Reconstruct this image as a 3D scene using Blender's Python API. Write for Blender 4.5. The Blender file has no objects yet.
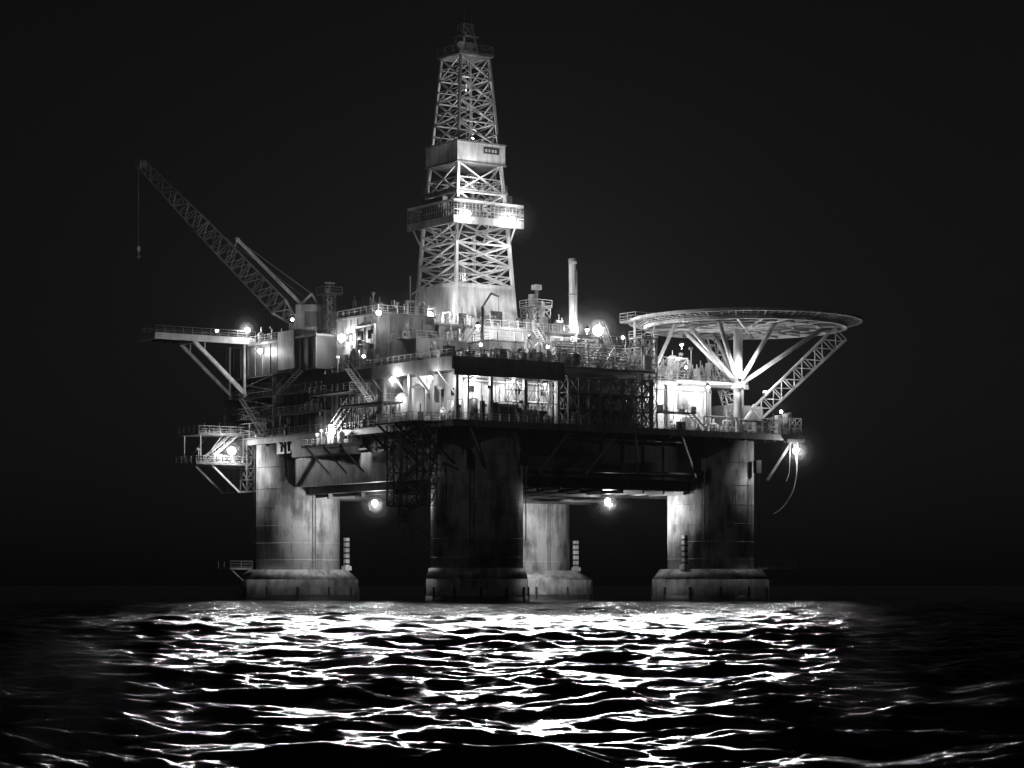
import bpy, math, random
import numpy as np
from mathutils import Vector, Matrix
random.seed(7); rng=np.random.default_rng(11)
S=bpy.context.scene
S.view_settings.view_transform='Standard'
S.view_settings.look='None'; S.view_settings.exposure=0

# ------------------------------------------------------------ materials
def mat(name,a,b,rough=.5,metal=0.,streak=True,scale=.5,bump=.15,p0=.12,p1=.34,bands=False):
    m=bpy.data.materials.new(name); m.use_nodes=True
    nt=m.node_tree; n=nt.nodes; l=nt.links; p=n['Principled BSDF']
    tc=n.new('ShaderNodeTexCoord'); mp=n.new('ShaderNodeMapping')
    mp.inputs['Scale'].default_value=(1,1,.2 if bands else (.12 if streak else 1))
    l.new(tc.outputs['Object'],mp.inputs[0])
    n1=n.new('ShaderNodeTexNoise'); n1.inputs['Scale'].default_value=scale*2.2; n1.inputs['Detail'].default_value=8; n1.inputs['Roughness'].default_value=.7
    l.new(mp.outputs[0],n1.inputs['Vector'])
    n2=n.new('ShaderNodeTexNoise'); n2.inputs['Scale'].default_value=scale*.5; n2.inputs['Detail'].default_value=5
    l.new(tc.outputs['Object'],n2.inputs['Vector'])
    mx=n.new('ShaderNodeMath'); mx.operation='MULTIPLY'
    l.new(n1.outputs[0],mx.inputs[0]); l.new(n2.outputs[0],mx.inputs[1])
    cr=n.new('ShaderNodeValToRGB')
    cr.color_ramp.elements[0].position=p0; cr.color_ramp.elements[1].position=p1
    cr.color_ramp.elements[0].color=(a,a,a,1); cr.color_ramp.elements[1].color=(b,b,b,1)
    l.new(mx.outputs[0],cr.inputs[0]); out=cr.outputs[0]
    if bands:   # tide line: marine growth and wet concrete near the water
        sp=n.new('ShaderNodeSeparateXYZ'); l.new(tc.outputs['Object'],sp.inputs[0])
        n3=n.new('ShaderNodeTexNoise'); n3.inputs['Scale'].default_value=.9; n3.inputs['Detail'].default_value=6; l.new(tc.outputs['Object'],n3.inputs['Vector'])
        ad=n.new('ShaderNodeMath'); ad.operation='MULTIPLY_ADD'; l.new(n3.outputs[0],ad.inputs[0]); ad.inputs[1].default_value=4.; l.new(sp.outputs['Z'],ad.inputs[2])
        r2=n.new('ShaderNodeMapRange'); r2.inputs['From Min'].default_value=2.6; r2.inputs['From Max'].default_value=6.4; r2.inputs['To Min'].default_value=.3; r2.inputs['To Max'].default_value=1
        l.new(ad.outputs[0],r2.inputs['Value'])
        mm=n.new('ShaderNodeMix'); mm.data_type='RGBA'; mm.blend_type='MULTIPLY'; mm.inputs[0].default_value=1
        l.new(out,mm.inputs[6]); l.new(r2.outputs[0],mm.inputs[7]); out=mm.outputs[2]
    l.new(out,p.inputs['Base Color'])
    p.inputs['Roughness'].default_value=rough; p.inputs['Metallic'].default_value=metal
    bp=n.new('ShaderNodeBump'); bp.inputs['Strength'].default_value=bump; bp.inputs['Distance'].default_value=.05
    l.new(n1.outputs[0],bp.inputs['Height']); l.new(bp.outputs[0],p.inputs['Normal'])
    return m
def emi(name,s):
    m=bpy.data.materials.new(name); m.use_nodes=True; nt=m.node_tree
    nt.nodes.clear(); e=nt.nodes.new('ShaderNodeEmission'); o=nt.nodes.new('ShaderNodeOutputMaterial')
    e.inputs[1].default_value=s; nt.links.new(e.outputs[0],o.inputs[0])
    try: m.cycles.emission_sampling='NONE'
    except Exception: pass
    return m
WHITE,GREY,DARK,HULL,COL,GLASS,BLACK,RAIL,LENS=range(9)
MATS=[mat('white_paint',.26,.74),mat('grey_paint',.08,.28),mat('dark_steel',.022,.07),
      mat('hull_paint',.08,.24),mat('column_concrete',.12,.5,scale=.5,bump=.6,p0=.15,p1=.31,bands=True),
      mat('window_glass',.01,.02,rough=.1,streak=False),mat('rubber_black',.01,.02),
      mat('galvanised_steel',.28,.52,rough=.4),emi('lamp_lens',30.)]

# ------------------------------------------------------------ rig frame
ROT=math.radians(35)
RIG=Matrix.Translation((-8.1,350,0))@Matrix.Rotation(ROT,4,'Z')
def empty(name,o,rot=True):
    e=bpy.data.objects.new(name,None); S.collection.objects.link(e)
    e.matrix_world=RIG@Matrix.Translation(o); e.empty_display_size=1
    return e

class B:
    def __init__(s): s.v=[];s.f=[];s.m=[];s.s=[]
    def add(s,vs,fs,m,sm=False):
        o=len(s.v); s.v+=vs
        for f in fs: s.f.append(tuple(i+o for i in f)); s.m.append(m); s.s.append(sm)
    def box(s,a,b,c,d,e,f,m=GREY):
        s.add([(a,c,e),(b,c,e),(b,d,e),(a,d,e),(a,c,f),(b,c,f),(b,d,f),(a,d,f)],
              [(0,3,2,1),(4,5,6,7),(0,1,5,4),(1,2,6,5),(2,3,7,6),(3,0,4,7)],m)
    def cyl(s,p,q,r,m=GREY,n=20,r2=None,caps=True):
        p=Vector(p);q=Vector(q);d=(q-p)
        if d.length<1e-5:return
        d.normalize(); r2=r if r2 is None else r2
        up=Vector((0,0,1)) if abs(d.z)<.95 else Vector((1,0,0))
        x=d.cross(up).normalized(); y=d.cross(x).normalized()
        o=math.pi/4 if n==4 else 0
        vs=[]
        for c,rr in((p,r),(q,r2)):
            for i in range(n):
                t=2*math.pi*i/n+o; w=c+x*(math.cos(t)*rr)+y*(math.sin(t)*rr); vs.append(tuple(w))
        s.add(vs,[(i,(i+1)%n,n+(i+1)%n,n+i) for i in range(n)],m,n>6)
        if caps:
            s.f.append(tuple(len(s.v)-2*n+i for i in range(n))[::-1]); s.m.append(m); s.s.append(False); s.f.append(tuple(len(s.v)-n+i for i in range(n))); s.m.append(m); s.s.append(False)
    def beam(s,p,q,t=.2,m=GREY): s.cyl(p,q,t*.707,m,4)
    def path(s,pts,r,m=GREY,n=6):
        for a,b in zip(pts,pts[1:]): s.cyl(a,b,r,m,n)
    def rail(s,pts,h=1.15,m=RAIL,t=.075,sp=1.6):
        for a,b in zip(pts,pts[1:]):
            a=Vector(a);b=Vector(b);L=(b-a).length;n=max(1,int(L/sp))
            for i in range(n+1):
                c=a.lerp(b,i/n); s.beam(c,c+Vector((0,0,h)),t,m)
            for k in (1,.62,.28):
                s.beam(a+Vector((0,0,h*k)),b+Vector((0,0,h*k)),t*(.9 if k==1 else .65),m)
            s.beam(a+Vector((0,0,.08)),b+Vector((0,0,.08)),t,m)
    def lat(s,u0,u1,v0,v1,z0,z1,nu,nv,nz,t=.18,m=DARK,X=True,inner=False):
        U=[u0+(u1-u0)*i/nu for i in range(nu+1)];V=[v0+(v1-v0)*i/nv for i in range(nv+1)];Z=[z0+(z1-z0)*i/nz for i in range(nz+1)]
        for i,u in enumerate(U):
            for j,v in enumerate(V):
                if inner or i in(0,nu) or j in(0,nv): s.beam((u,v,z0),(u,v,z1),t,m)
        for z in Z:
            for v in ((v0,v1) if not inner else V): s.beam((u0,v,z),(u1,v,z),t*.85,m)
            for u in ((u0,u1) if not inner else U): s.beam((u,v0,z),(u,v1,z),t*.85,m)
        if X:
            for k in range(nz):
                for i in range(nu):
                    for v in (v0,v1):
                        s.beam((U[i],v,Z[k]),(U[i+1],v,Z[k+1]),t*.6,m)
                        if X!=1 or (i+k)%2: s.beam((U[i+1],v,Z[k]),(U[i],v,Z[k+1]),t*.6,m)
                for j in range(nv):
                    for u in (u0,u1):
                        s.beam((u,V[j],Z[k]),(u,V[j+1],Z[k+1]),t*.6,m)
                        if X!=1 or (j+k)%2: s.beam((u,V[j+1],Z[k]),(u,V[j],Z[k+1]),t*.6,m)
    def truss(s,P,Q,w0,w1,n,t=.18,m=DARK,h0=None,h1=None,tb=None):
        P=Vector(P);Q=Vector(Q);d=(Q-P).normalized()
        side=d.cross(Vector((0,0,1))).normalized(); up=side.cross(d).normalized()
        h0=h0 or w0;h1=h1 or w1; tb=tb or t*.55
        def ring(k):
            c=P.lerp(Q,k);w=w0+(w1-w0)*k;h=h0+(h1-h0)*k
            return [c+side*(w/2*a)+up*(h/2*b) for a,b in((-1,-1),(1,-1),(1,1),(-1,1))]
        pr=ring(0)
        for j in range(4): s.beam(pr[j],pr[(j+1)%4],t,m)
        for i in range(n):
            r=ring((i+1)/n)
            for j in range(4):
                s.beam(pr[j],r[j],t,m); s.beam(r[j],r[(j+1)%4],tb,m)
                s.beam(pr[j],r[(j+1)%4],tb,m) if i%2 else s.beam(pr[(j+1)%4],r[j],tb,m)
            pr=r
    def stair(s,p,q,w=1.,m=RAIL):
        p=Vector(p);q=Vector(q);h=Vector((q.x-p.x,q.y-p.y,0)); sd=h.cross(Vector((0,0,1))).normalized()*w/2
        n=max(3,int(abs(q.z-p.z)/.3))
        for k in(-1,1):
            s.beam(p+sd*k,q+sd*k,.16,m); s.beam(p+sd*k+Vector((0,0,1)),q+sd*k+Vector((0,0,1)),.07,m)
            for i in range(0,n+1,4):
                c=p.lerp(q,i/n)+sd*k; s.beam(c,c+Vector((0,0,1)),.06,m)
        for i in range(n+1):
            c=p.lerp(q,i/n); s.beam(c-sd,c+sd,.1,m)
    def ladder(s,p,q,m=RAIL):
        p=Vector(p);q=Vector(q); d=Vector((.25,0,0))
        s.beam(p-d,q-d,.08,m);s.beam(p+d,q+d,.08,m)
        n=int((q-p).length/.4)
        for i in range(n): 
            c=p.lerp(q,i/n); s.beam(c-d,c+d,.05,m)
    def make(s,name,parent,origin=(0,0,0)):
        me=bpy.data.meshes.new(name)
        o=Vector(origin)
        me.from_pydata([tuple(Vector(v)-o) for v in s.v],[],s.f)
        for m in MATS: me.materials.append(m)
        me.polygons.foreach_set('material_index',s.m); me.polygons.foreach_set('use_smooth',s.s)
        me.update()
        ob=bpy.data.objects.new(name,me); S.collection.objects.link(ob); ob.parent=parent
        return ob

def clutter(b,u0,u1,v0,v1,z,n,hmax=3.,seed=0,ms=(GREY,WHITE,DARK,GREY,RAIL)):
    r=random.Random(seed)
    for i in range(n):
        u=r.uniform(u0,u1);v=r.uniform(v0,v1);m=r.choice(ms);k=r.random();h=r.uniform(.6,hmax)
        if k<.4:
            a=r.uniform(.4,1.6);c=r.uniform(.4,1.4); b.box(u,u+a,v,v+c,z,z+h,m)
            if r.random()<.5: b.box(u+.15*a,u+.5*a,v-.06,v+.002,z+.3*h,z+.7*h,r.choice((DARK,WHITE)))
            b.cyl((u+a*.5,v+c*.5,z+h),(u+a*.5,v+c*.5,z+h+r.uniform(.3,1.2)),.09,m,6)
        elif k<.6:
            q=r.uniform(.3,.8); b.cyl((u,v,z),(u,v,z+h),q,m,16); b.cyl((u,v,z+h),(u,v,z+h+.3),q,m,16,q*.4); b.cyl((u,v,z+h),(u,v,z+h+1.1),.08,RAIL,6)
        elif k<.85:
            L=r.uniform(2,7); zz=z+r.uniform(.3,hmax); rr=r.uniform(.08,.22)
            if r.random()<.5: P=[(u,v,z),(u,v,zz),(u+L,v,zz),(u+L,v,z)]
            else: P=[(u,v,z),(u,v,zz),(u,v+L*.6,zz),(u,v+L*.6,z)]
            b.path(P,rr,m)
            b.path([(x+.35,y+.2,w) for x,y,w in P],rr*.7,RAIL)
        else:
            b.beam((u,v,z),(u,v,z+h*1.5),.14,RAIL); b.box(u-.3,u+.3,v-.1,v+.25,z+h*1.5,z+h*1.5+.4,m)

def wallpanels(b,ax,c,a0,a1,z0,z1,step,m,d=.06):
    n=int((a1-a0)/step)
    for i in range(n+1):
        a=a0+(a1-a0)*i/n
        if ax=='v': b.box(a-.06,a+.06,c-d,c+.001,z0,z1,m)
        else: b.box(c-d,c+.001,a-.06,a+.06,z0,z1,m)

# ================================================================= OIL PLATFORM
rig=empty('offshore_oil_platform',(0,0,0))
CC=[(8.5,7),(53,7),(6.5,56),(53,56)]
for i,(cu,cv) in enumerate(CC):
    b=B(); r=6.8; R0=(7.5,9.2,9.8,10.8)[i]; R1=(7.1,8.0,8.,8.)[i]
    b.cyl((cu,cv,4),(cu,cv,25.2),r,COL,96)
    for z in (6.5,9.2,12,15,18,21.5): b.cyl((cu,cv,z),(cu,cv,z+.1),r+.04,COL,96)
    b.cyl((cu,cv,-3),(cu,cv,3.4),R0,COL,64)
    b.cyl((cu,cv,3.4),(cu,cv,5.0),R0,COL,64,R1)
    b.cyl((cu,cv,-1),(cu,cv,.9),R0+.12,DARK,64)
    for k in range(12):
        t=2*math.pi*k/12; c,s_=math.cos(t),math.sin(t)
        b.beam((cu+c*(R0+.05),cv+s_*(R0+.05),-1),(cu+c*(R0+.05),cv+s_*(R0+.05),2.2),.3,DARK)
    dt={0:(),1:(200,),2:(-32,),3:(-35,)}[i]
    for t in dt:
        t=math.radians(t)
        pu,pv=cu+math.cos(t)*7.9,cv+math.sin(t)*7.9
        b.box(pu-.35,pu+.35,pv-.35,pv+.35,5,10.2,WHITE); b.box(pu-.6,pu+.6,pv-.6,pv+.6,4.9,5.6,WHITE)
        for k in range(5): b.box(pu-.36,pu+.36,pv-.37,pv+.37,5.8+k*.9,6.1+k*.9,DARK)
    t=math.radians(262); pu,pv=cu+math.cos(t)*6.95,cv+math.sin(t)*6.95
    b.ladder((pu,pv,4.4),(pu,pv,17),GREY)
    b.make('column_%d'%(i+1),rig)

# hull box
b=B()
b.box(4.5,58,4.5,61,17,25.3,HULL)
b.box(8,56,2.6,4.4,18.6,23.8,HULL); b.box(2.6,4.4,10,58,18.2,22.8,COL)
for k in range(22):
    u=5+k*2.45
    b.box(u-.1,u+.1,4.2,4.498,17.1,18.5,GREY)
    v=6+k*2.5
    b.box(4.2,4.498,v-.1,v+.1,22.9,25.2,GREY)
for k in range(12):
    u=9+k*3.9; b.box(u-.07,u+.07,2.5,2.602,18.7,23.7,HULL)
for z in (20.3,22.1): b.box(8,56,2.52,2.602,z,z+.12,HULL)
for k in range(11):
    u=12+k*3.9; b.beam((u,2.5,23.8),(u,-.6,25.4),.3,DARK)
    v=13+k*4.6; b.beam((2.5,v,22.8),(-.6,v,25.4),.3,DARK)
for k in range(13):
    u=6+k*4; b.box(u-.15,u+.15,5,60,16.5,16.998,DARK)
for v in (14,24,34,44,52): b.box(5,57,v-.25,v+.25,16.2,16.997,DARK)
for (u,v) in ((3,1.2),(12,0.),(1.4,62),(57,0.4),(46,0.6)):
    b.box(u-.5,u+.5,v-.4,v+.4,20,22,DARK); b.cyl((u,v-.5,9),(u,v-.5,20),.08,DARK,6)
for p,q in (((2,-.5,25.3),(6,1.,19)),((15.5,1,19),(20,-.5,25.3)),((45,1.,19),(41,-.5,25.3)),((60,1.5,19),(63.5,-.5,25.3)),((-.5,15,25.3),(2.2,11,19)),((-.5,48,25.3),(1.5,51,19)),((25,2.4,19.),(29,-.5,25.3)),((35,2.4,19),(32,-.5,25.3))):
    b.beam(p,q,.4,GREY)
b.path([(9,2.3,19.6),(55,2.3,19.6)],.22,GREY,8); b.path([(2.3,12,23.3),(2.3,57,23.3)],.2,GREY,8); b.path([(16,2.2,24.4),(50,2.2,24.4)],.14,RAIL,8)
b.make('hull_box',rig)

# decks
b=B()
b.box(-1,65.5,-1,67,25.4,26,HULL)
b.box(-1.06,65.6,-1.06,-.998,25.2,26.15,GREY); b.box(-1.06,-.998,-1.0,67,25.2,26.15,GREY)
for k in range(34): 
    u=-.5+k*2; b.box(u-.08,u+.08,-.9,4,24.95,25.398,DARK)
b.rail([(65.2,8,26),(65.2,-.8,26),(-.8,-.8,26),(-.8,34,26)])
b.box(0,19.5,.6,66,33.6,35.2,DARK)
b.box(19.5,37,6.4,66,33.8,34.9,GREY); b.box(19.5,37,.8,6.4,34.6,34.9,GREY)
b.box(37,60,6,66,33.6,34.2,GREY)
b.box(-.02,19.5,.2,.6,32.6,35.3,DARK); b.box(-.4,0,.25,22,33.4,35.3,GREY)
b.rail([(37,.8,34.9),(19.6,.8,34.9)]); b.rail([(19.4,.3,35.2),(-.2,.3,35.2),(-.2,34,35.2)],t=.1)
b.rail([(60,6.2,34.2),(37.5,6.2,34.2)]); b.rail([(60,6.2,34.2),(60,30,34.2)])
for v in (4,10,16,22,28): b.beam((-.3,v,33.4),(2.8,v,30),.22,GREY)
for u in (1,7,13,19,25,31,36.5,44,52,59):
    b.beam((u,1.2 if u<38 else 6.5,26),(u,1.2 if u<38 else 6.5,33.6),.45,GREY)
for v in (7,13,20,27,34,46,58): b.beam((.6,v,26),(.6,v,33.6),.45,GREY)
b.make('decks_and_railings',rig)

# white front building
b=B()
b.box(4,20,4,20,26,33.6,WHITE)
wallpanels(b,'v',4,4,20,26.2,33.4,1.6,GREY,.1); wallpanels(b,'u',4,4,20,26.2,33.4,1.6,WHITE)
b.box(6.2,7.2,3.9,4.05,26.1,28.2,GREY)
b.box(8.6,12.2,1.6,3.8,26,28.9,GREY); b.box(12.6,16.4,1.8,3.8,26,28.2,DARK)
b.box(8.8,10.2,1.52,1.598,26.4,28.5,DARK); b.box(10.5,12,1.52,1.598,26.4,28.5,DARK)
for u in (5,13.2,17.8): b.box(u,u+.9,3.88,4.05,30.6,31.5,GLASS); b.box(u-.08,u+.98,3.9,4.03,30.5,30.6,GREY)
b.box(14.8,16.4,3.5,4.05,29.6,32.6,GREY); b.box(8,10.4,3.6,4.05,31.6,33,GREY)
for v in (6,9,12,15): b.box(3.88,4.05,v,v+1,30.2,31.3,GLASS)
b.box(3.85,4.05,11,12.1,26.1,28.3,GREY)
b.box(9.5,19.4,1.2,1.3,30.9,31.,GREY); b.lat(9.5,19.3,1.2,3.6,29.2,32.6,5,1,1,.12,GREY,X=1)
clutter(b,1,19,1.,3.4,26,34,3.4,3,(GREY,DARK,RAIL,DARK))
clutter(b,.3,3.,3,30,26,26,3.6,5)
b.cyl((1.8,13,26),(1.8,13,31.5),1.3,WHITE,28); b.cyl((1.8,13,31.5),(1.8,13,32.2),1.3,WHITE,28,.4)
b.cyl((1.8,17,26),(1.8,17,30.5),1.1,RAIL,28); b.cyl((1.8,17,30.5),(1.8,17,31.1),1.1,RAIL,28,.3)
b.path([(2.5,.4,26.2),(2.5,.4,33.4)],.16,WHITE); b.path([(19.2,2,26),(19.2,2,33.5)],.2,WHITE)
b.path([(4.,3.5,32.3),(19,3.5,32.3)],.15,RAIL);b.path([(4.,3.2,31.9),(19,3.2,31.9)],.1,GREY)
b.make('quarters_module',rig)

# lattice process module
b=B()
b.lat(20.2,36,.2,8,26.2,33.4,8,3,3,.2,GREY,X=2)
b.box(21,35.5,5,15,26,33.5,DARK)
for k in range(3): b.box(20.4,35.8,.5,5,26.2+k*2.4,26.32+k*2.4,DARK)
clutter(b,21,34,1,4,26.3,18,2,8,(GREY,DARK,WHITE)); clutter(b,21,34,1,4,28.7,16,2,9,(GREY,DARK,RAIL)); 
b.lat(35.7,38.6,2.4,5.4,26,40.2,2,2,7,.13,GREY,X=2)
b.box(35.6,38.7,2.3,5.5,40.,40.1,DARK); b.rail([(35.6,5.5,40.1),(35.6,2.3,40.1),(38.7,2.3,40.1),(38.7,5.5,40.1)])
for k in range(3): b.stair((36,3+.1*k,26+k*4),(38.2,3+.1*k,30+k*4),.8)
for k in range(9):
    z=35.6+k*.42; b.path([(19.5+k*.2,2+k*.4,z),(34,2+k*.4,z)],.13,random.choice((WHITE,RAIL,GREY)))
b.lat(20,35,1.6,6,34.9,38.6,6,1,1,.14,RAIL,X=1)
b.rail([(20,1.2,38.7),(35,1.2,38.7)],m=RAIL)
b.make('process_module',rig)

# building under helideck
b=B()
b.box(38.5,53,7,20,26,33.6,WHITE); wallpanels(b,'v',7,38.5,53,26.2,33.4,1.8,WHITE)
for u in (40,42.4,49): b.box(u,u+1,6.88,7.05,29.4,30.5,GLASS)
b.box(44.6,45.8,6.88,7.05,26.1,28.3,GREY); b.box(46.2,48,6.5,7.05,30,32.4,GREY)
b.box(56,63,6,16,26,31,GREY)
clutter(b,39,62,1,5.6,26,34,2.6,15)
b.rail([(38,.2,28.9),(44,.2,28.9)]); b.box(38,44,.1,2,28.7,28.9,DARK)
b.stair((44,1.2,28.9),(47.5,1.2,26),1)
b.path([(39,6.7,32.8),(53,6.7,32.8)],.14,GREY); b.path([(51.5,6.6,26),(51.5,6.6,32.8)],.16,RAIL)
for k,(u,v) in enumerate(((61.6,.6),(63.2,.8),(64.4,1.6),(62.6,2.4))):
    b.cyl((u,v,26),(u,v,29.2+.3*(k%3)),.62,(WHITE,RAIL,GREY,RAIL)[k],16)
b.lat(60.4,65.2,-.6,3.2,26,28.8,4,2,2,.1,RAIL,X=1)
b.make('utility_module',rig)

# drill-floor substructure & mid-deck modules
b=B()
b.box(13,38,24,48,35.2,42.4,GREY); b.box(12.2,39,23.2,49,42.4,42.7,HULL)
wallpanels(b,'v',24,13,38,35.4,42.2,1.5,RAIL,.15); wallpanels(b,'u',13,24,48,35.4,42.2,1.5,RAIL,.15)
b.rail([(39,23.3,42.7),(12.3,23.3,42.7),(12.3,48,42.7)])
b.box(15.5,22,14,20,35.2,39.4,WHITE); b.box(15.4,22.1,13.9,20.1,39.4,39.6,GREY); b.rail([(22,14,39.6),(15.5,14,39.6),(15.5,20,39.6)])
for u in (16.2,17.8,19.4): b.box(u,u+.9,13.88,14.02,37,38,GLASS)
b.box(3,12,15,22,35.2,39.2,GREY); b.rail([(12,15.1,39.2),(3,15.1,39.2),(3,22,39.2)])
b.box(5,10,22,27,35.2,41,GREY)
clutter(b,1,36,1.6,13,35.2,80,2.4,21,(GREY,WHITE,RAIL,DARK)); clutter(b,1,12,15,26,39.2,16,2.6,22)
clutter(b,22,58,9,22,34.5,70,4.6,23,(GREY,WHITE,RAIL,GREY)); clutter(b,38,58,8,14,34.2,32,3,25,(WHITE,RAIL,GREY))
clutter(b,13,38,23.6,27,42.7,18,2.3,24)
clutter(b,40,58,22,46,34.2,30,7,26)
b.lat(24,33,10,16,35.2,40.2,4,2,2,.16,RAIL,X=1)
b.lat(40,50,9,15,34.2,38.2,5,2,2,.14,RAIL,X=1)
b.stair((13,22.6,35.2),(19,22.6,42.7),1.2); b.stair((30,22.4,42.7),(36,22.4,35.2),1.2)
b.cyl((40,26,34.2),(40,26,55),.6,WHITE,24); b.cyl((40,26,54.2),(40,26,54.9),.72,GREY,24)
for k in range(3): b.cyl((40,26,39+k*5),(40,26,39.3+k*5),.75,GREY,24)
b.ladder((40,25.2,36),(40,25.2,53),GREY)
b.lat(32.6,36,26.6,30,42.7,46.8,2,2,3,.15,GREY,X=2)
b.cyl((33.5,28,42.7),(33.5,28,49),.7,GREY,16);b.cyl((35.2,28,42.7),(35.2,28,48),.6,RAIL,16)
b.cyl((34.3,28,46.8),(34.3,28,50.2),.28,GREY,12); b.box(32.4,36.2,26.4,30.2,46.8,46.95,DARK); b.rail([(32.4,30,46.95),(32.4,26.4,46.95),(36.2,26.4,46.95)])
b.box(33.7,34.9,27.4,28.6,49.8,50.6,GREY)
b.box(24,36,18,23,35.2,38,WHITE)
b.cyl((17,18,39.6),(17,18,45),.22,DARK,10); b.path([(17,18,45),(18.6,18,47.2),(20,18,46.8)],.16,DARK); b.beam((20,18,46.8),(20,18,43),.05,DARK)
b.make('drill_floor_substructure',rig)

# left-side dark module, crane-side housings
b=B()
b.box(.6,16,34.5,66,23.5,36,DARK)
for k in range(14):
    v=35+k*2.3; b.box(.35,.602,v-.12,v+.12,23.8,35.8,HULL)
for z in (26.2,29.5,32.8): b.box(-1.6,.5,35,66.5,z-.15,z,DARK); b.rail([(-1.5,66.4,z),(-1.5,35,z)],m=GREY)
b.lat(-1.6,.4,50,66,26.2,36,6,1,4,.13,GREY,X=1)
clutter(b,-1.3,-.6,36,64,26.2,12,2.4,51,(GREY,DARK));clutter(b,-1.3,-.6,36,64,29.5,12,2.4,52,(GREY,DARK))
b.box(-1.2,7,37,66,36.1,41.2,DARK); b.box(-1.4,7.2,36.8,66.2,41.2,41.5,GREY)
wallpanels(b,'u',-1.2,37,66,36.3,41,2.4,HULL,.12)
b.rail([(-1.3,66,41.5),(-1.3,37,41.5)],m=GREY)
b.box(2,12,24,36,35.2,43.5,GREY); b.box(1.8,12.2,23.8,36.2,43.5,43.8,HULL); b.rail([(12,24,43.8),(2,24,43.8),(2,36,43.8)])
wallpanels(b,'u',2,24,36,35.4,43.3,2,HULL,.1); wallpanels(b,'v',24,2,12,35.4,43.3,2,HULL,.1)
for v in (25.5,28.5,31.5): b.box(1.85,2.05,v,v+1.3,40,41.3,GLASS)
b.path([(1.7,24.5,36),(1.7,24.5,42),(1.7,30,42),(1.7,30,36)],.16,RAIL);b.box(1.2,1.95,26.8,28.2,36,39.4,GREY);b.box(1.1,1.95,32.2,33.8,35.6,38,DARK)
b.box(7.3,12,37,47,41.5,46,DARK); clutter(b,2.2,11,25,35,43.8,18,2.6,31,(GREY,DARK,RAIL)); clutter(b,-1,6,50,65,41.5,16,1.8,32,(GREY,DARK))
clutter(b,-.2,1.5,22,34,35.3,10,3.2,33)
b.box(3,15,22,34,26,33.6,GREY); wallpanels(b,'u',3,22,34,26.2,33.4,2,RAIL,.1)
b.box(-3.5,0,14,26,29.3,29.5,DARK); b.rail([(0,14,29.5),(-3.4,14,29.5),(-3.4,26,29.5)]); 
b.box(-3.2,0,24,36,31.6,31.8,DARK); b.rail([(0,24,31.8),(-3.1,24,31.8),(-3.1,36,31.8)])
b.lat(-3.3,-.3,14.3,25.8,26,29.3,4,1,1,.14,GREY,X=1)
b.stair((-2,26,29.5),(-2,31,26),1); b.stair((-1.6,20,29.5),(-1.6,27,35.2),1)
b.box(-4.5,-1,24,36,23.6,23.8,GREY); b.rail([(-1,24,23.8),(-4.4,24,23.8),(-4.4,36,23.8),(-1,36,23.8)],m=RAIL)
for v in (25,30,35): b.beam((-4.2,v,23.6),(0,v,19.6),.25,GREY)
b.box(-.98,2.5,30,45,22.6,25.38,GREY)
clutter(b,-4,-1.5,25,34,23.8,10,2,34,(WHITE,RAIL,GREY))
b.lat(2.4,3.8,39.6,41,41.5,48.,1,1,5,.13,GREY,X=2); b.box(1.6,4.6,38.9,41.7,48.,48.1,DARK); b.rail([(4.6,38.9,48.1),(1.6,38.9,48.1),(1.6,41.7,48.1)],m=GREY)
b.cyl((3.1,40.3,48.1),(3.1,40.3,50.2),.12,GREY,8); b.box(2.2,4.,40.15,40.45,49.8,50.05,GREY); b.cyl((2.2,39.6,48.1),(2.2,39.6,49),.4,GREY,12)
b.cyl((9,26,43.8),(9,26,50),.09,GREY,6); b.cyl((10,25,43.8),(10,25,48),.09,GREY,6); b.cyl((9,26,47),(10.8,26,48.2),.06,GREY,6)
b.make('power_module',rig)

# left cantilever platform
b=B()
b.box(-18,0,58.5,64.5,41.9,42.2,GREY); b.box(-18.1,-.0,58.3,58.5,41.5,42.5,RAIL); b.box(-18.2,-18,58.3,64.7,41.5,42.5,RAIL)
for k in range(10): b.box(-17.5+k*1.9,-17.3+k*1.9,58.6,64.4,41.5,41.9,DARK)
b.rail([(0,58.5,42.5),(-18,58.5,42.5),(-18,64.5,42.5),(0,64.5,42.5)],m=GREY,t=.05)
for v,m in ((59,WHITE),(64,GREY)):
    b.beam((-11,v,41.6),(-1.4,v,33.3),.55,m); b.beam((-1.8,v,33),(-1.8,v,41.5),.35,m); b.beam((-9,v,41.5),(-9,v,40),.2,GREY)
b.beam((-11,59,41.4),(-11,64,41.4),.3,RAIL)
for z,w in ((27,9.5),(22.2,10)):
    b.box(-w,0,60,67,z-.25,z,GREY); b.rail([(0,60,z),(-w,60,z),(-w,67,z)],t=.09)
for v in (60.4,66): b.beam((-7,v,21.9),(-2,v,17.6),.3,WHITE); b.beam((-2,v,17.6),(2,v,17.9),.25,RAIL); b.beam((-9,v,22),(-9,v,27),.16,RAIL); b.beam((-1.2,v,22),(-1.2,v,27),.2,RAIL); b.beam((-9,v,22),(-5,v,26.8),.12,GREY)
b.stair((-8,60.8,22.2),(-2,60.8,27),1)
clutter(b,-8,-2,61,65,22.2,8,1.6,41,(GREY,WHITE)); clutter(b,-8,-2,61,65,27,5,1.5,42)
b.lat(-1.,.4,59.6,66,17.8,25.2,1,3,4,.12,GREY,X=1)
b.stair((-1.8,52,26.2),(-1.8,60,32.8),1,GREY); b.stair((-1.8,48,32.8),(-1.8,41,36),1,GREY)
b.make('side_platforms',rig)

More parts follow.
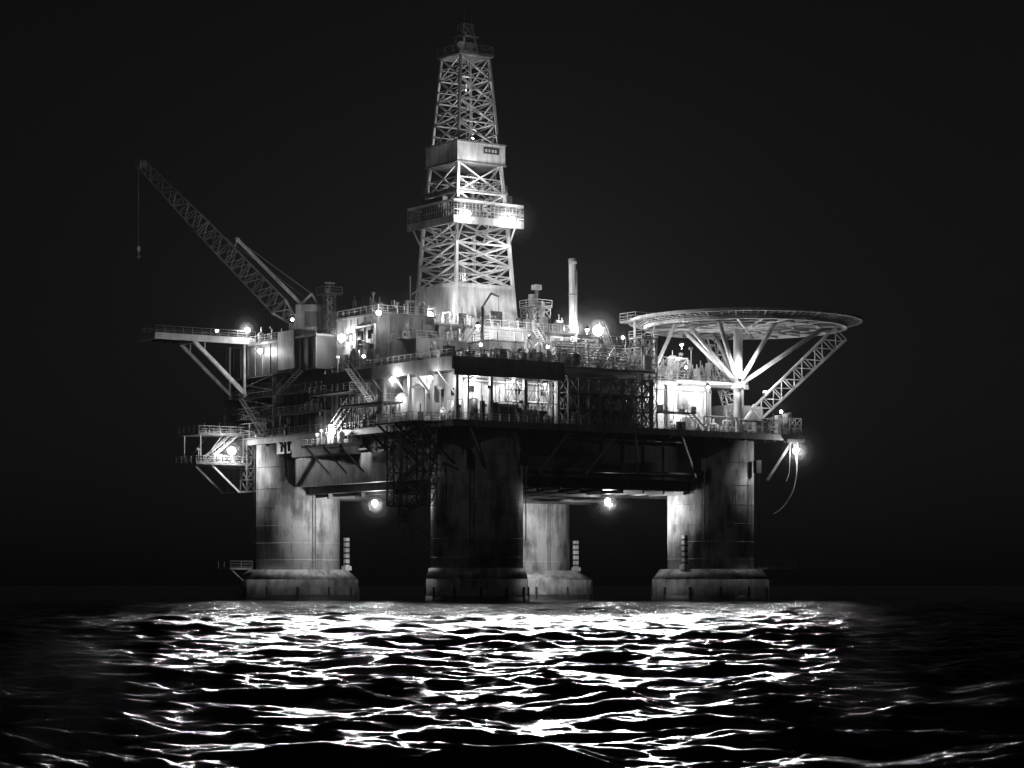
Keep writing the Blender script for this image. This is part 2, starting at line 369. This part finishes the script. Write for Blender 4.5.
# stair tower hanging to the water
b=B()
b.lat(-4.6,-1.2,3,11,14,26,3,2,5,.16,GREY,X=1)
z=26
for k in range(6):
    v0,v1=(3.6,10.4) if k%2==0 else (10.4,3.6)
    b.stair((-2.9+.9*(k%2),v0,z),(-2.9+.9*(k%2),v1,z-2.8),.8,GREY); z-=2.8
b.path([(-3,9.5,26),(-3.6,9.5,12),(-3,9.,7.2),(-1.5,7,6.6),(0,6,8)],.1,GREY)
b.path([(-1.4,12,26),(-1.4,12,7)],.12,GREY); b.ladder((-4,5.5,7),(-4,5.5,14),GREY)
b.box(-6,-1.1,2,12,25.7,25.95,DARK); b.rail([(-1.1,12,26),(-5.9,12,26),(-5.9,2,26),(-1.1,2,26)],m=GREY)
for v in(2.5,7,11.5): b.beam((-5.8,v,25.7),(1.6,v,20),.25,DARK)
for (a,c,d,e) in ((-6,-2,56,60),(62.,66.5,2,6)):
    b.box(a,c,d,e,5.0,5.2,GREY); b.rail([(a,d,5.2),(c,d,5.2)],m=GREY); b.rail([(a,e,5.2),(a,d,5.2)],m=GREY)
b.beam((-5.5,56.4,4.9),(-2,56.4,2),.2,GREY); b.beam((66,2.4,4.9),(61,3.4,2.4),.2,GREY); b.beam((62.2,4,5.1),(59.5,4.5,5.1),.3,GREY)
def hose(u,v,z0,z1,bul):
    P=[]
    for i in range(17):
        t=i/16; P.append((u-bul*(t**2.2)+.8*math.sin(t*math.pi),v,z0+(z1-z0)*(1-(1-t)**1.3)))
    return P
b.path(hose(63.5,-1.2,24.8,13.6,4.6),.09,GREY); b.path(hose(63,-1.3,25,16,1.),.06,GREY)
b.path([(62.4,-1.2,25),(62.2,-1.2,20),(61.6,-1.2,18.8)],.06,GREY)
b.box(61.5,65,-1.6,-1.07,24.9,25.4,DARK); b.beam((63.8,-1.3,25),(63.8,-1.3,23.2),.2,GREY)
b.make('stair_tower_and_hoses',rig)

# ================================================================= DERRICK
D0=(25.35,35.15,42.7)
der=empty('drilling_derrick',D0)
cu,cv=D0[0],D0[1]
def wid(z):
    P=[(42.7,11.9),(50,10.9),(60,9.7),(65,8.9),(73,7.6),(87,5.5)]
    for (a,x),(c,y) in zip(P,P[1:]):
        if z<=c: return x+(y-x)*(z-a)/(c-a)
    return 5.5
def corners(z,w=None):
    h=(w or wid(z))/2; return [Vector((cu-h,cv-h,z)),Vector((cu+h,cv-h,z)),Vector((cu+h,cv+h,z)),Vector((cu-h,cv+h,z))]
b=B()
for z0,z1,n,t,m in ((50,60,3,.5,WHITE),(60,69.6,2,.45,WHITE),(72.8,87,4,.36,RAIL)):
    for k in range(n):
        a=z0+(z1-z0)*k/n; c=z0+(z1-z0)*(k+1)/n; A=corners(a);C=corners(c)
        for j in range(4):
            j2=(j+1)%4
            b.beam(A[j],C[j],t,m); b.beam(C[j],C[j2],t*.6,m); 
            if k==0: b.beam(A[j],A[j2],t*.6,m)
            b.beam(A[j],C[j2],t*.5,m); b.beam(A[j2],C[j],t*.5,m)
            b.beam((A[j]+C[j])/2,(A[j2]+C[j2])/2,t*.3,m)
            ma=(A[j]+A[j2])/2; b.beam(ma,(A[j]+C[j])/2,t*.28,m); b.beam(ma,(A[j2]+C[j2])/2,t*.28,m)
b.make('lattice_tower',der,D0)
b=B()
A=corners(42.7);C=corners(50)
vs=[tuple(p) for p in A+C]
b.add(vs,[(0,1,5,4),(1,2,6,5),(2,3,7,6),(3,0,4,7),(4,5,6,7)],WHITE)
for j in range(4):
    b.beam(A[j],C[j],.5,WHITE); b.beam(C[j],C[(j+1)%4],.45,WHITE)
    for k in range(1,6): b.beam(A[j].lerp(A[(j+1)%4],k/6),C[j].lerp(C[(j+1)%4],k/6),.14,WHITE)
    for k in (.33,.66): b.beam(A[j].lerp(C[j],k),A[(j+1)%4].lerp(C[(j+1)%4],k),.12,WHITE)
b.box(cu+1,cu+3,cv-6.1,cv-5.7,42.7,46,DARK)
b.box(cu-4.6,cu+4.6,cv-4.6,cv+4.6,69.6,72.8,WHITE); b.box(cu-4.75,cu+4.75,cv-4.75,cv+4.75,72.7,72.95,GREY); b.box(cu-4.75,cu+4.75,cv-4.75,cv+4.75,69.45,69.65,GREY)
b.box(cu+.4,cu+3.4,cv-4.66,cv-4.59,71.2,72.2,DARK)
for k,w in enumerate((.35,.3,.4,.3)): b.box(cu+.7+k*.62,cu+.7+k*.62+w,cv-4.68,cv-4.655,71.45,71.95,WHITE)
b.make('cladding_and_wind_wall',der,D0)
b=B()
W=6.7
b.box(cu-W,cu+W,cv-W,cv-4.9,59.9,60.2,RAIL);b.box(cu-W,cu+W,cv+4.9,cv+W,59.9,60.2,RAIL)
b.box(cu-W,cu-4.9,cv-4.9,cv+4.9,59.9,60.2,RAIL);b.box(cu+4.9,cu+W,cv-4.9,cv+4.9,59.9,60.2,RAIL)
b.box(cu-W-.05,cu+W+.05,cv-W-.08,cv-W-.001,59.4,60.6,GREY); b.box(cu-W-.08,cu-W-.001,cv-W,cv+W,59.4,60.6,GREY)
R=[(cu-W,cv+W,60.2),(cu-W,cv-W,60.2),(cu+W,cv-W,60.2),(cu+W,cv+W,60.2),(cu-W,cv+W,60.2)]
b.rail(R,h=1.3,sp=.7,m=GREY); b.rail([(x,y,61.5) for x,y,z in R],h=1.2,m=GREY,sp=.7); 
for z in (62.9,63.1): 
    for p,q in zip(R,R[1:]): b.beam((p[0],p[1],z),(q[0],q[1],z),.15,RAIL)
b.box(cu-5.4,cu-1,cv-6.3,cv-5,60.2,63.6,DARK); b.box(cu+1.5,cu+5,cv-6.2,cv-5,60.2,62.4,DARK); b.box(cu-6.3,cu-5,cv-3,cv+3,60.2,64,DARK)
b.box(cu+5,cu+6.4,cv-4,cv,60.2,65,GREY)
for s_ in (-1,1):
    for t_ in (-5,0,5): b.beam((cu+t_,cv-W,59.4),(cu+t_,cv-5,56.5),.2,WHITE); b.beam((cu-W,cv+t_,59.4),(cu-5,cv+t_,56.5),.2,WHITE)
z=65.2
b.rail([(cu-4.8,cv+4.8,z),(cu-4.8,cv-4.8,z),(cu+4.8,cv-4.8,z),(cu+4.8,cv+4.8,z)],m=GREY)
b.box(cu-4.9,cu+4.9,cv-4.9,cv-4.2,z-.2,z,GREY); b.box(cu-4.9,cu-4.2,cv-4.2,cv+4.9,z-.2,z,GREY)
b.box(cu-3.3,cu+3.3,cv-3.3,cv+3.3,87,87.5,GREY); b.rail([(cu-3.2,cv+3.2,87.5),(cu-3.2,cv-3.2,87.5),(cu+3.2,cv-3.2,87.5),(cu+3.2,cv+3.2,87.5)],m=GREY)
for s_ in (-1,1):
    b.beam((cu+s_*1.6,cv-1.2,87.5),(cu+s_*.8,cv-1.2,91),.28,GREY); b.beam((cu+s_*1.6,cv+1.2,87.5),(cu+s_*.8,cv+1.2,91),.28,GREY)
b.box(cu-1.7,cu+1.7,cv-1.5,cv+1.5,90.2,90.5,GREY); b.cyl((cu-1.,cv-.4,89.),(cu-1.,cv+.4,89.),.7,GREY,20); b.cyl((cu+.8,cv-.4,89.),(cu+.8,cv+.4,89.),.7,GREY,20)
b.lat(cu-.9,cu+.9,cv-.9,cv+.9,90.5,92.4,1,1,1,.14,GREY,X=2); b.cyl((cu+1.2,cv,90.7),(cu+1.2,cv,94),.07,GREY,6); b.cyl((cu-.2,cv,92.4),(cu-.2,cv,94.6),.06,GREY,6)
b.make('monkey_board_and_crown',der,D0)
b=B()
for i in range(9):
    for j in range(3): b.cyl((cu-3+i*.45,cv+1+j*.6,50),(cu-3+i*.45,cv+1+j*.6,66),.12,DARK,6)
for k in(-.3,.3): b.cyl((cu+.5+k,cv,62),(cu+.5+k,cv,87),.05,DARK,6)
b.box(cu-.5,cu+1.5,cv-.6,cv+.6,58.5,62,DARK)
b.ladder((cu+3.6,cv-4.6,50),(cu+2.6,cv-2.9,86),GREY)
b.make('pipe_stands_and_block',der,D0)

# ================================================================= CRANE
K0=(2.,47.,41.5)
cr=empty('pedestal_crane',K0)
b=B()
b.cyl((2,47,36),(2,47,42.5),2.0,WHITE,28); b.cyl((2,47,42.2),(2,47,42.9),2.5,GREY,28)
b.box(-1.45,-1.19,43.6,48.6,36.6,42.6,WHITE)
b.make('pedestal',cr,K0)
b=B(); dx=Vector((-.819,.574,0)); dy=Vector((.574,.819,0)); c0=Vector((2,47,0))
def obox(a,b_,c,d,e,f,m):
    vs=[]
    for z in (e,f):
        for x,y in ((a,c),(b_,c),(b_,d),(a,d)): p=c0+dx*x+dy*y; vs.append((p.x,p.y,z))
    b.add(vs,[(0,3,2,1),(4,5,6,7),(0,1,5,4),(1,2,6,5),(2,3,7,6),(3,0,4,7)],m)
obox(-3.2,.8,-2,2,42.9,46.9,WHITE); obox(-4.2,-3.2,-1.6,1.6,43.2,45.4,GREY); obox(.8,1.9,-2,-.2,42.9,45.4,WHITE); obox(1.88,1.96,-1.8,-.4,44,45.2,GLASS); obox(1.,1.8,-2.06,-1.99,44,45.2,GLASS)
obox(-2.8,-.6,-2.08,-1.99,43.4,45.8,GREY)
b.make('machinery_house',cr,K0)
b=B()
foot=c0+dx*1.2+Vector((0,0,44.3)); tip=c0+dx*25.4+Vector((0,0,69.4))
k1=foot.lerp(tip,.1); k2=foot.lerp(tip,.6)
b.truss(foot,k1,1.4,2.2,2,.26,RAIL,1.0,3.0); b.truss(k1,k2,2.2,2.,11,.24,GREY,3.0,2.6); b.truss(k2,tip,2.,1.4,10,.2,GREY,2.6,1.5)
b.box(tip.x-.6,tip.x+.6,tip.y-.5,tip.y+.5,tip.z-.6,tip.z+.6,GREY)
b.cyl(tip+dy*-.4+dx*.5,tip+dy*.4+dx*.5,.8,GREY,16)
b.make('boom',cr,K0)
b=B()
g=c0+dx*10.2+Vector((0,0,57.4)); gb=c0+dx*-.5+Vector((0,0,46.6))
for s_ in(-.9,.9): b.beam(gb+dy*s_,g+dy*s_*.5,.5,WHITE); b.beam(c0+dx*-2.8+dy*s_+Vector((0,0,46.6)),c0+dx*-1.6+dy*s_*.6+Vector((0,0,48.8)),.25,WHITE); b.beam(c0+dx*.6+dy*s_+Vector((0,0,46.6)),c0+dx*-1.6+dy*s_*.6+Vector((0,0,48.8)),.25,WHITE)
for k in range(1,9): q=k/9; b.beam(gb.lerp(g,q)-dy*.8,gb.lerp(g,q)+dy*.8,.12,WHITE)
b.beam(g-dy*1,g+dy*1,.5,RAIL); b.beam(g,foot.lerp(tip,.42),.2,RAIL)
gt=c0+dx*-1.6+Vector((0,0,48.8))
for s_ in(-.4,.4):
    b.cyl(gt+dy*s_,g+dy*s_,.05,GREY,5)
b.cyl(c0+dx*-4.2+Vector((0,0,45.4)),c0+dx*14+Vector((0,0,59.2)),.035,GREY,5)
b.make('gantry_and_pendants',cr,K0)
b=B()
h0=tip-Vector((0,0,.6))+dx*.6
for s_ in(-.15,.15): b.cyl(h0+dy*s_,h0+dy*s_-Vector((0,0,12.4)),.04,GREY,5)
hb=h0-Vector((0,0,12.4)); b.box(hb.x-.25,hb.x+.25,hb.y-.2,hb.y+.2,hb.z-.8,hb.z,RAIL)
b.path([hb-Vector((0,0,.8)),hb-Vector((0,0,1.3)),hb-Vector((-.25,0,1.6)),hb-Vector((0,0,1.9)),hb-Vector((.25,0,1.6))],.08,RAIL)
b.make('hoist_line_and_hook',cr,K0)

# ================================================================= HELIDECK
H0=(56.7,3.,26.)
he=empty('helideck',H0); hu,hv=H0[0],H0[1]; ZH=43.2
def pc(r,t,z): return (hu+r*math.cos(t),hv+r*math.sin(t),z)
b=B()
b.cyl((hu,hv,ZH),(hu,hv,ZH+.35),15.6,DARK,96)
b.make('landing_deck',he,H0)
b=B()
N=72
for r,t_,m in ((15.7,.5,WHITE),(11.5,.3,RAIL),(7.5,.3,RAIL),(3.5,.3,RAIL)):
    for i in range(N): b.beam(pc(r,2*math.pi*i/N,ZH-.3),pc(r,2*math.pi*(i+1)/N,ZH-.3),t_,m)
for i in range(24):
    t=2*math.pi*i/24; b.beam(pc(1,t,ZH-.35),pc(15.7,t,ZH-.35),.26,RAIL if i%2 else GREY)
b.make('support_beams',he,H0)
b=B(); N=96
for r,z,t_ in ((16.2,ZH+.1,.12),(16.8,ZH+.28,.09),(17.4,ZH+.45,.09),(18.1,ZH+.65,.42)):
    for i in range(N): b.beam(pc(r,2*math.pi*i/N,z),pc(r,2*math.pi*(i+1)/N,z),t_,WHITE)
for i in range(N): t=2*math.pi*i/N; b.beam(pc(15.6,t,ZH),pc(18.1,t,ZH+.65),.12 if i%4 else .24,WHITE)
b.make('safety_net_frame',he,H0)
b=B()
mu,mv=55.6,3.4
b.cyl((mu,mv,26),(mu,mv,ZH-.4),.72,WHITE,24); b.cyl((mu,mv,33.2),(mu,mv,34.2),1.1,WHITE,24)
for t,r in ((212,13),(160,9),(268,7),(325,12),(75,11),(120,10)):
    a=math.radians(t); b.cyl((mu,mv,33.8),pc(r,a,ZH-.5),.34,WHITE,12)
b.cyl((mu,mv,26.5),(mu+5,mv+2,31),.3,WHITE,10)
b.truss((58.5,2.2,29.5),pc(15,math.radians(-30),ZH-1.2),1.8,2.6,8,.26,WHITE,2.2,2.6)
b.truss((57,6,29),pc(13,math.radians(75),ZH-1),1.6,2.,8,.2,RAIL)
b.beam((mu-13,mv+6,34.2),pc(14,math.radians(180),ZH-.4),.4,WHITE)
b.cyl((mu,mv,34),(mu-14,mv+4,34.4),.3,WHITE,10)
b.make('support_column_and_struts',he,H0)
b=B()
b.box(40,44.3,9.5,13.5,ZH+.3,ZH+.5,RAIL); b.rail([(44.3,9.5,ZH+.5),(40,9.5,ZH+.5),(40,13.5,ZH+.5),(44.3,13.5,ZH+.5)],h=1.3,t=.11)
b.stair((41,14,34.2),(41,19.5,ZH+.3),1)
for x in (40.2,44): b.beam((x,10,34.2),(x,10,ZH+.3),.25,WHITE)
for k in range(3): b.beam((40.2,10,34.2+k*3),(44,10,37.2+k*3),.12,RAIL)
b.make('access_platform',he,H0)

# ================================================================= FLOODLIGHTS
def scattermat(name,dn):
    m=bpy.data.materials.new(name); m.use_nodes=True; nt=m.node_tree; nt.nodes.clear()
    o_=nt.nodes.new('ShaderNodeOutputMaterial'); vs_=nt.nodes.new('ShaderNodeVolumeScatter'); vs_.inputs['Density'].default_value=dn; nt.links.new(vs_.outputs[0],o_.inputs['Volume']); return m
MM=[(1.8,scattermat('glow_thin',.001)),(1.1,scattermat('glow_mid',.003)),(.62,scattermat('glow_dense',.014))]  # nested scatter balls added around lamps to imitate a soft bloom
def flood(p,d,power,r=.42,spot=None,halo=0,off=.65,vf=1.,blend=.6):
    p=Vector(p); d=Vector(d).normalized()
    e=empty('floodlight',p)
    b=B(); b.cyl(p-d*.75,p-d*.2,.22,DARK,10,.42); b.beam(p-d*.4,p-d*.4-Vector((0,0,.9)),.12,DARK) ; b.make('housing',e,p)
    b=B(); 
    for i in range(5):
        a0=math.pi/2*i/5;a1=math.pi/2*(i+1)/5
        b.cyl(p-d*.2+d*r*math.sin(a0),p-d*.2+d*r*math.sin(a1),r*math.cos(a0),LENS,14,max(.01,r*math.cos(a1)),caps=False)
    b.make('lens',e,p)
    if spot:
        L=bpy.data.lights.new('lamp','SPOT'); L.spot_size=math.radians(spot); L.spot_blend=blend
    else: L=bpy.data.lights.new('lamp','POINT')
    L.energy=power; L.color=(1,1,1); L.shadow_soft_size=.4; L.volume_factor=vf
    o=bpy.data.objects.new('lamp',L); S.collection.objects.link(o); o.parent=e
    o.location=d*off
    o.rotation_mode='QUATERNION'; o.rotation_quaternion=d.to_track_quat('-Z','Y')
    if halo:
        for k,mm in MM:
            bpy.ops.mesh.primitive_uv_sphere_add(segments=24,ring_count=12,radius=halo*k); h=bpy.context.object; h.name='lamp_glow_ball'; h.parent=e; h.location=d*.6
            h.data.materials.append(mm)
flood((14,28.5,44.2),(-.5,-.85,-.1),6500,.85,halo=3.2)
flood((21,28,60.8),(-.5,-.85,-.3),2000,.5,halo=1.8)
flood((29.5,28,60.6),(-.5,-.85,-.2),2400,.5,halo=2.2)
flood((32.2,30,60.4),(1,-.1,.1),900,.35)
flood((39.0,24.3,43.6),(-.5,-.85,0),3200,.5,halo=2.3)
flood((42.3,22.2,43.3),(-.5,-.85,0),5500,.85,halo=2.9)
flood((-1.8,58,43.8),(-.6,-.6,.1),1300,.4,halo=2)
flood((-2.,53.5,40.),(-.8,-.7,-.1),1200,.4,halo=2)
flood((.9,33,40.6),(-.7,-.8,0),2200,.55,halo=2.8)
flood((1.4,23.,43.6),(-.6,-.8,0),1000,.35,halo=1.8)
flood((-.8,15.5,32.8),(-.4,-.8,-.3),2000,.4,halo=1.8)
flood((-1.,5,32.3),(-.8,-.8,-.6),1500,.3)
flood((-4.,59.2,24.2),(-.6,-.9,-.1),2600,.65,halo=2.8)
flood((-2.6,30,25.9),(-.8,-.6,-.2),2000,.5,halo=2)
flood((6,31.5,15.2),(-.3,-.8,-.5),1900,.45,halo=2)
flood((36.5,12,15.5),(-.3,-.8,-.5),1900,.45,halo=2)
flood((63.2,-1.7,23.6),(-.3,-.9,-.2),2000,.5,halo=2.4)
flood((11.5,2.0,32.2),(.1,-.3,-1),750,.22)
flood((16.8,1.4,31.9),(.1,-.3,-1),600,.22)
flood((4.6,2.0,32.2),(.1,-.3,-1),1300,.22)
flood((44.5,4.2,32.9),(-.2,-.3,-1),2500,.35)
flood((50,4.0,33.2),(-.2,-.3,-1),1000,.22)
flood((54,1.,35),(.1,-.1,1),2600,.3)
flood((60,2,33),(.2,-.1,1),1700,.3)
flood((25,17,41),(.05,.6,.6),5600,.3)  # added wash to brighten the derrick face
flood((28,6,41),(0,-.2,-1),2200,.25)  # added overhead fill for the deck
flood((8,6,40.4),(0,-.2,-1),2000,.25)  # second added deck fill, near corner
flood((48,8,40),(0,-.2,-1),1200,.25)
flood((6.4,34,15.),(0,.9,-.12),10000,.25,80,vf=.3)  # extra spot added to brighten the left column
flood((38,13,15.),(.9,-.35,-.12),9000,.25,80,vf=.3)  # extra spot added to brighten the right column
flood((26,28,15.),(.7,.75,-.1),30000,.25,56,vf=.2)  # added spot, tucked behind the near column to light the back one
flood((46,27,15.),(.2,.9,-.1),4000,.25,90,vf=.3)
flood((25.3,35.2,51.5),(0,-.1,1),900,.3)
flood((22,26.6,65.6),(.25,.7,1),2800,.2)  # added uplight to whiten the wind wall
flood((25.3,33,74),(0,-.1,1),700,.2)
flood((25.3,35,82),(0,-.1,1),280,.15)
flood((22.2,31.,89.5),(.6,.7,.1),110,.12)  # small lamp added to lift the dark crown
# added floods, spread along the rig to make a wide glitter band on the sea
TG=RIG.inverted()@Vector((0,40,19))
for p,w in (((-6,60.5,43.6),55000),((-2.6,42,44),85000),((-.6,24,37),100000),((4,-.6,37),130000),((16,-.4,37.4),150000),((30,-.2,39.6),135000),((44,2,36),100000),((60,-1.8,29.6),75000)):
    flood(p,TG-Vector(p),w,.22,20,vf=.02,blend=1.)

# ================================================================= SEA
def sea():
    r=[3.]
    while r[-1]<20: r.append(r[-1]*1.02)
    while r[-1]<400: r.append(r[-1]*1.003)
    while r[-1]<700: r.append(r[-1]*1.006)
    while r[-1]<30000: r.append(r[-1]*1.03)
    r=np.array(r)
    core=np.linspace(-.26,.26,640)
    s1=.26+(math.pi-.26)*(np.linspace(0,1,110)[1:])**1.7
    th=np.concatenate([-s1[::-1],core,s1])
    R,T=np.meshgrid(r,th,indexing='ij')
    X=R*np.sin(T);Y=R*np.cos(T)
    Z=np.zeros_like(X); DX=np.zeros_like(X);DY=np.zeros_like(X)
    g=np.random.default_rng(5)
    nw=120
    lam=np.exp(np.linspace(math.log(.34),math.log(11),nw))
    dr=R*.003
    for L in lam:
        k=2*math.pi/L
        ang=math.radians(-78)+g.normal(0,.65)
        slope=.04 if L<2.8 else .04*(2.8/L)**.85
        a=slope/k
        ph=g.uniform(0,6.28)
        fade=np.clip((L/dr-2.)/2.,0,1)
        arg=k*(X*math.cos(ang)+Y*math.sin(ang))+ph
        Z+=a*np.cos(arg)*fade
        q=1.*a*fade*np.sin(arg)
        DX-=q*math.cos(ang);DY-=q*math.sin(ang)
    X=X+DX;Y=Y+DY
    nr,ncl=X.shape
    co=np.stack([X,Y,Z],-1).reshape(-1,3)
    i=np.arange((nr-1)*(ncl-1)); a=(i//(ncl-1))*ncl+i%(ncl-1)
    quads=np.stack([a,a+1,a+ncl+1,a+ncl],-1)[:, ::-1]
    me=bpy.data.meshes.new('sea_water')
    me.vertices.add(len(co)); me.vertices.foreach_set('co',co.ravel().astype(np.float32))
    nq=len(quads)
    me.loops.add(nq*4); me.loops.foreach_set('vertex_index',quads.ravel().astype(np.int32))
    me.polygons.add(nq); me.polygons.foreach_set('loop_start',(np.arange(nq)*4).astype(np.int32))
    me.polygons.foreach_set('use_smooth',np.ones(nq,bool))
    me.update(calc_edges=True); me.validate()
    ob=bpy.data.objects.new('sea_water',me); S.collection.objects.link(ob)
    m=bpy.data.materials.new('sea'); m.use_nodes=True; n=m.node_tree.nodes;l=m.node_tree.links;p=n['Principled BSDF']
    p.inputs['Base Color'].default_value=(.006,.006,.006,1); p.inputs['IOR'].default_value=1.34
    tc=n.new('ShaderNodeTexCoord'); 
    n1=n.new('ShaderNodeTexNoise'); n1.inputs['Scale'].default_value=5.; n1.inputs['Detail'].default_value=7; n1.inputs['Roughness'].default_value=.68
    n2=n.new('ShaderNodeTexNoise'); n2.inputs['Scale'].default_value=1.2; n2.inputs['Detail'].default_value=4
    mp=n.new('ShaderNodeMapping'); mp.inputs['Scale'].default_value=(.55,1.3,1); mp.inputs['Rotation'].default_value=(0,0,.2)
    l.new(tc.outputs['Object'],mp.inputs[0]); l.new(mp.outputs[0],n1.inputs['Vector']); l.new(mp.outputs[0],n2.inputs['Vector'])
    # wind streaks: large patches where the surface is rougher or calmer
    mp3=n.new('ShaderNodeMapping'); mp3.inputs['Scale'].default_value=(.05,.022,1); l.new(tc.outputs['Object'],mp3.inputs[0])
    n3=n.new('ShaderNodeTexNoise'); n3.inputs['Scale'].default_value=1.; n3.inputs['Detail'].default_value=6; n3.inputs['Roughness'].default_value=.65; l.new(mp3.outputs[0],n3.inputs['Vector'])
    mr=n.new('ShaderNodeMapRange'); mr.inputs['From Min'].default_value=.35; mr.inputs['From Max'].default_value=.65; mr.inputs['To Min'].default_value=.09; mr.inputs['To Max'].default_value=.2
    l.new(n3.outputs[0],mr.inputs['Value']); l.new(mr.outputs[0],p.inputs['Roughness'])
    ms=n.new('ShaderNodeMapRange'); ms.inputs['From Min'].default_value=.35; ms.inputs['From Max'].default_value=.65; ms.inputs['To Min'].default_value=.35; ms.inputs['To Max'].default_value=1.
    l.new(n3.outputs[0],ms.inputs['Value'])
    b1=n.new('ShaderNodeBump'); b1.inputs['Distance'].default_value=.09; l.new(ms.outputs[0],b1.inputs['Strength'])
    b2=n.new('ShaderNodeBump'); b2.inputs['Distance'].default_value=.22; b2.inputs['Strength'].default_value=.7
    l.new(n2.outputs[0],b2.inputs['Height']); l.new(n1.outputs[0],b1.inputs['Height']); l.new(b2.outputs[0],b1.inputs['Normal']); l.new(b1.outputs[0],p.inputs['Normal'])
    me.materials.append(m)
sea()

# ================================================================= thin sea mist around the rig
bpy.ops.mesh.primitive_cube_add(size=1,location=(0,400,110)); hz=bpy.context.object; hz.name='sea_mist'; hz.scale=(620,460,224)
m=scattermat('mist',.00017); hz.data.materials.append(m)

# ================================================================= WORLD
w=bpy.data.worlds.new('World'); S.world=w; w.use_nodes=True; nt=w.node_tree; bg=nt.nodes['Background']
sk=nt.nodes.new('ShaderNodeTexSky'); sk.sky_type='NISHITA'; sk.sun_disc=False; sk.sun_elevation=math.radians(3); sk.sun_rotation=math.radians(200)
bw=nt.nodes.new('ShaderNodeRGBToBW'); nt.links.new(sk.outputs[0],bw.inputs[0]); nt.links.new(bw.outputs[0],bg.inputs[0]); bg.inputs[1].default_value=.0019
sl=bpy.data.lights.new('fill_sun','SUN'); sl.energy=.045; sl.angle=math.radians(.5); so=bpy.data.objects.new('fill_sun',sl); S.collection.objects.link(so)  # faint fill added to reveal dark details, not a known moon
so.rotation_euler=(math.radians(60),0,math.radians(-20))

cd=bpy.data.cameras.new('camera'); co=bpy.data.objects.new('camera',cd); S.collection.objects.link(co); S.camera=co
co.location=(0,0,2.4); co.rotation_euler=(math.pi/2,0,0); cd.sensor_width=36; cd.lens=86.13; cd.shift_y=.197; cd.clip_start=.5; cd.clip_end=60000
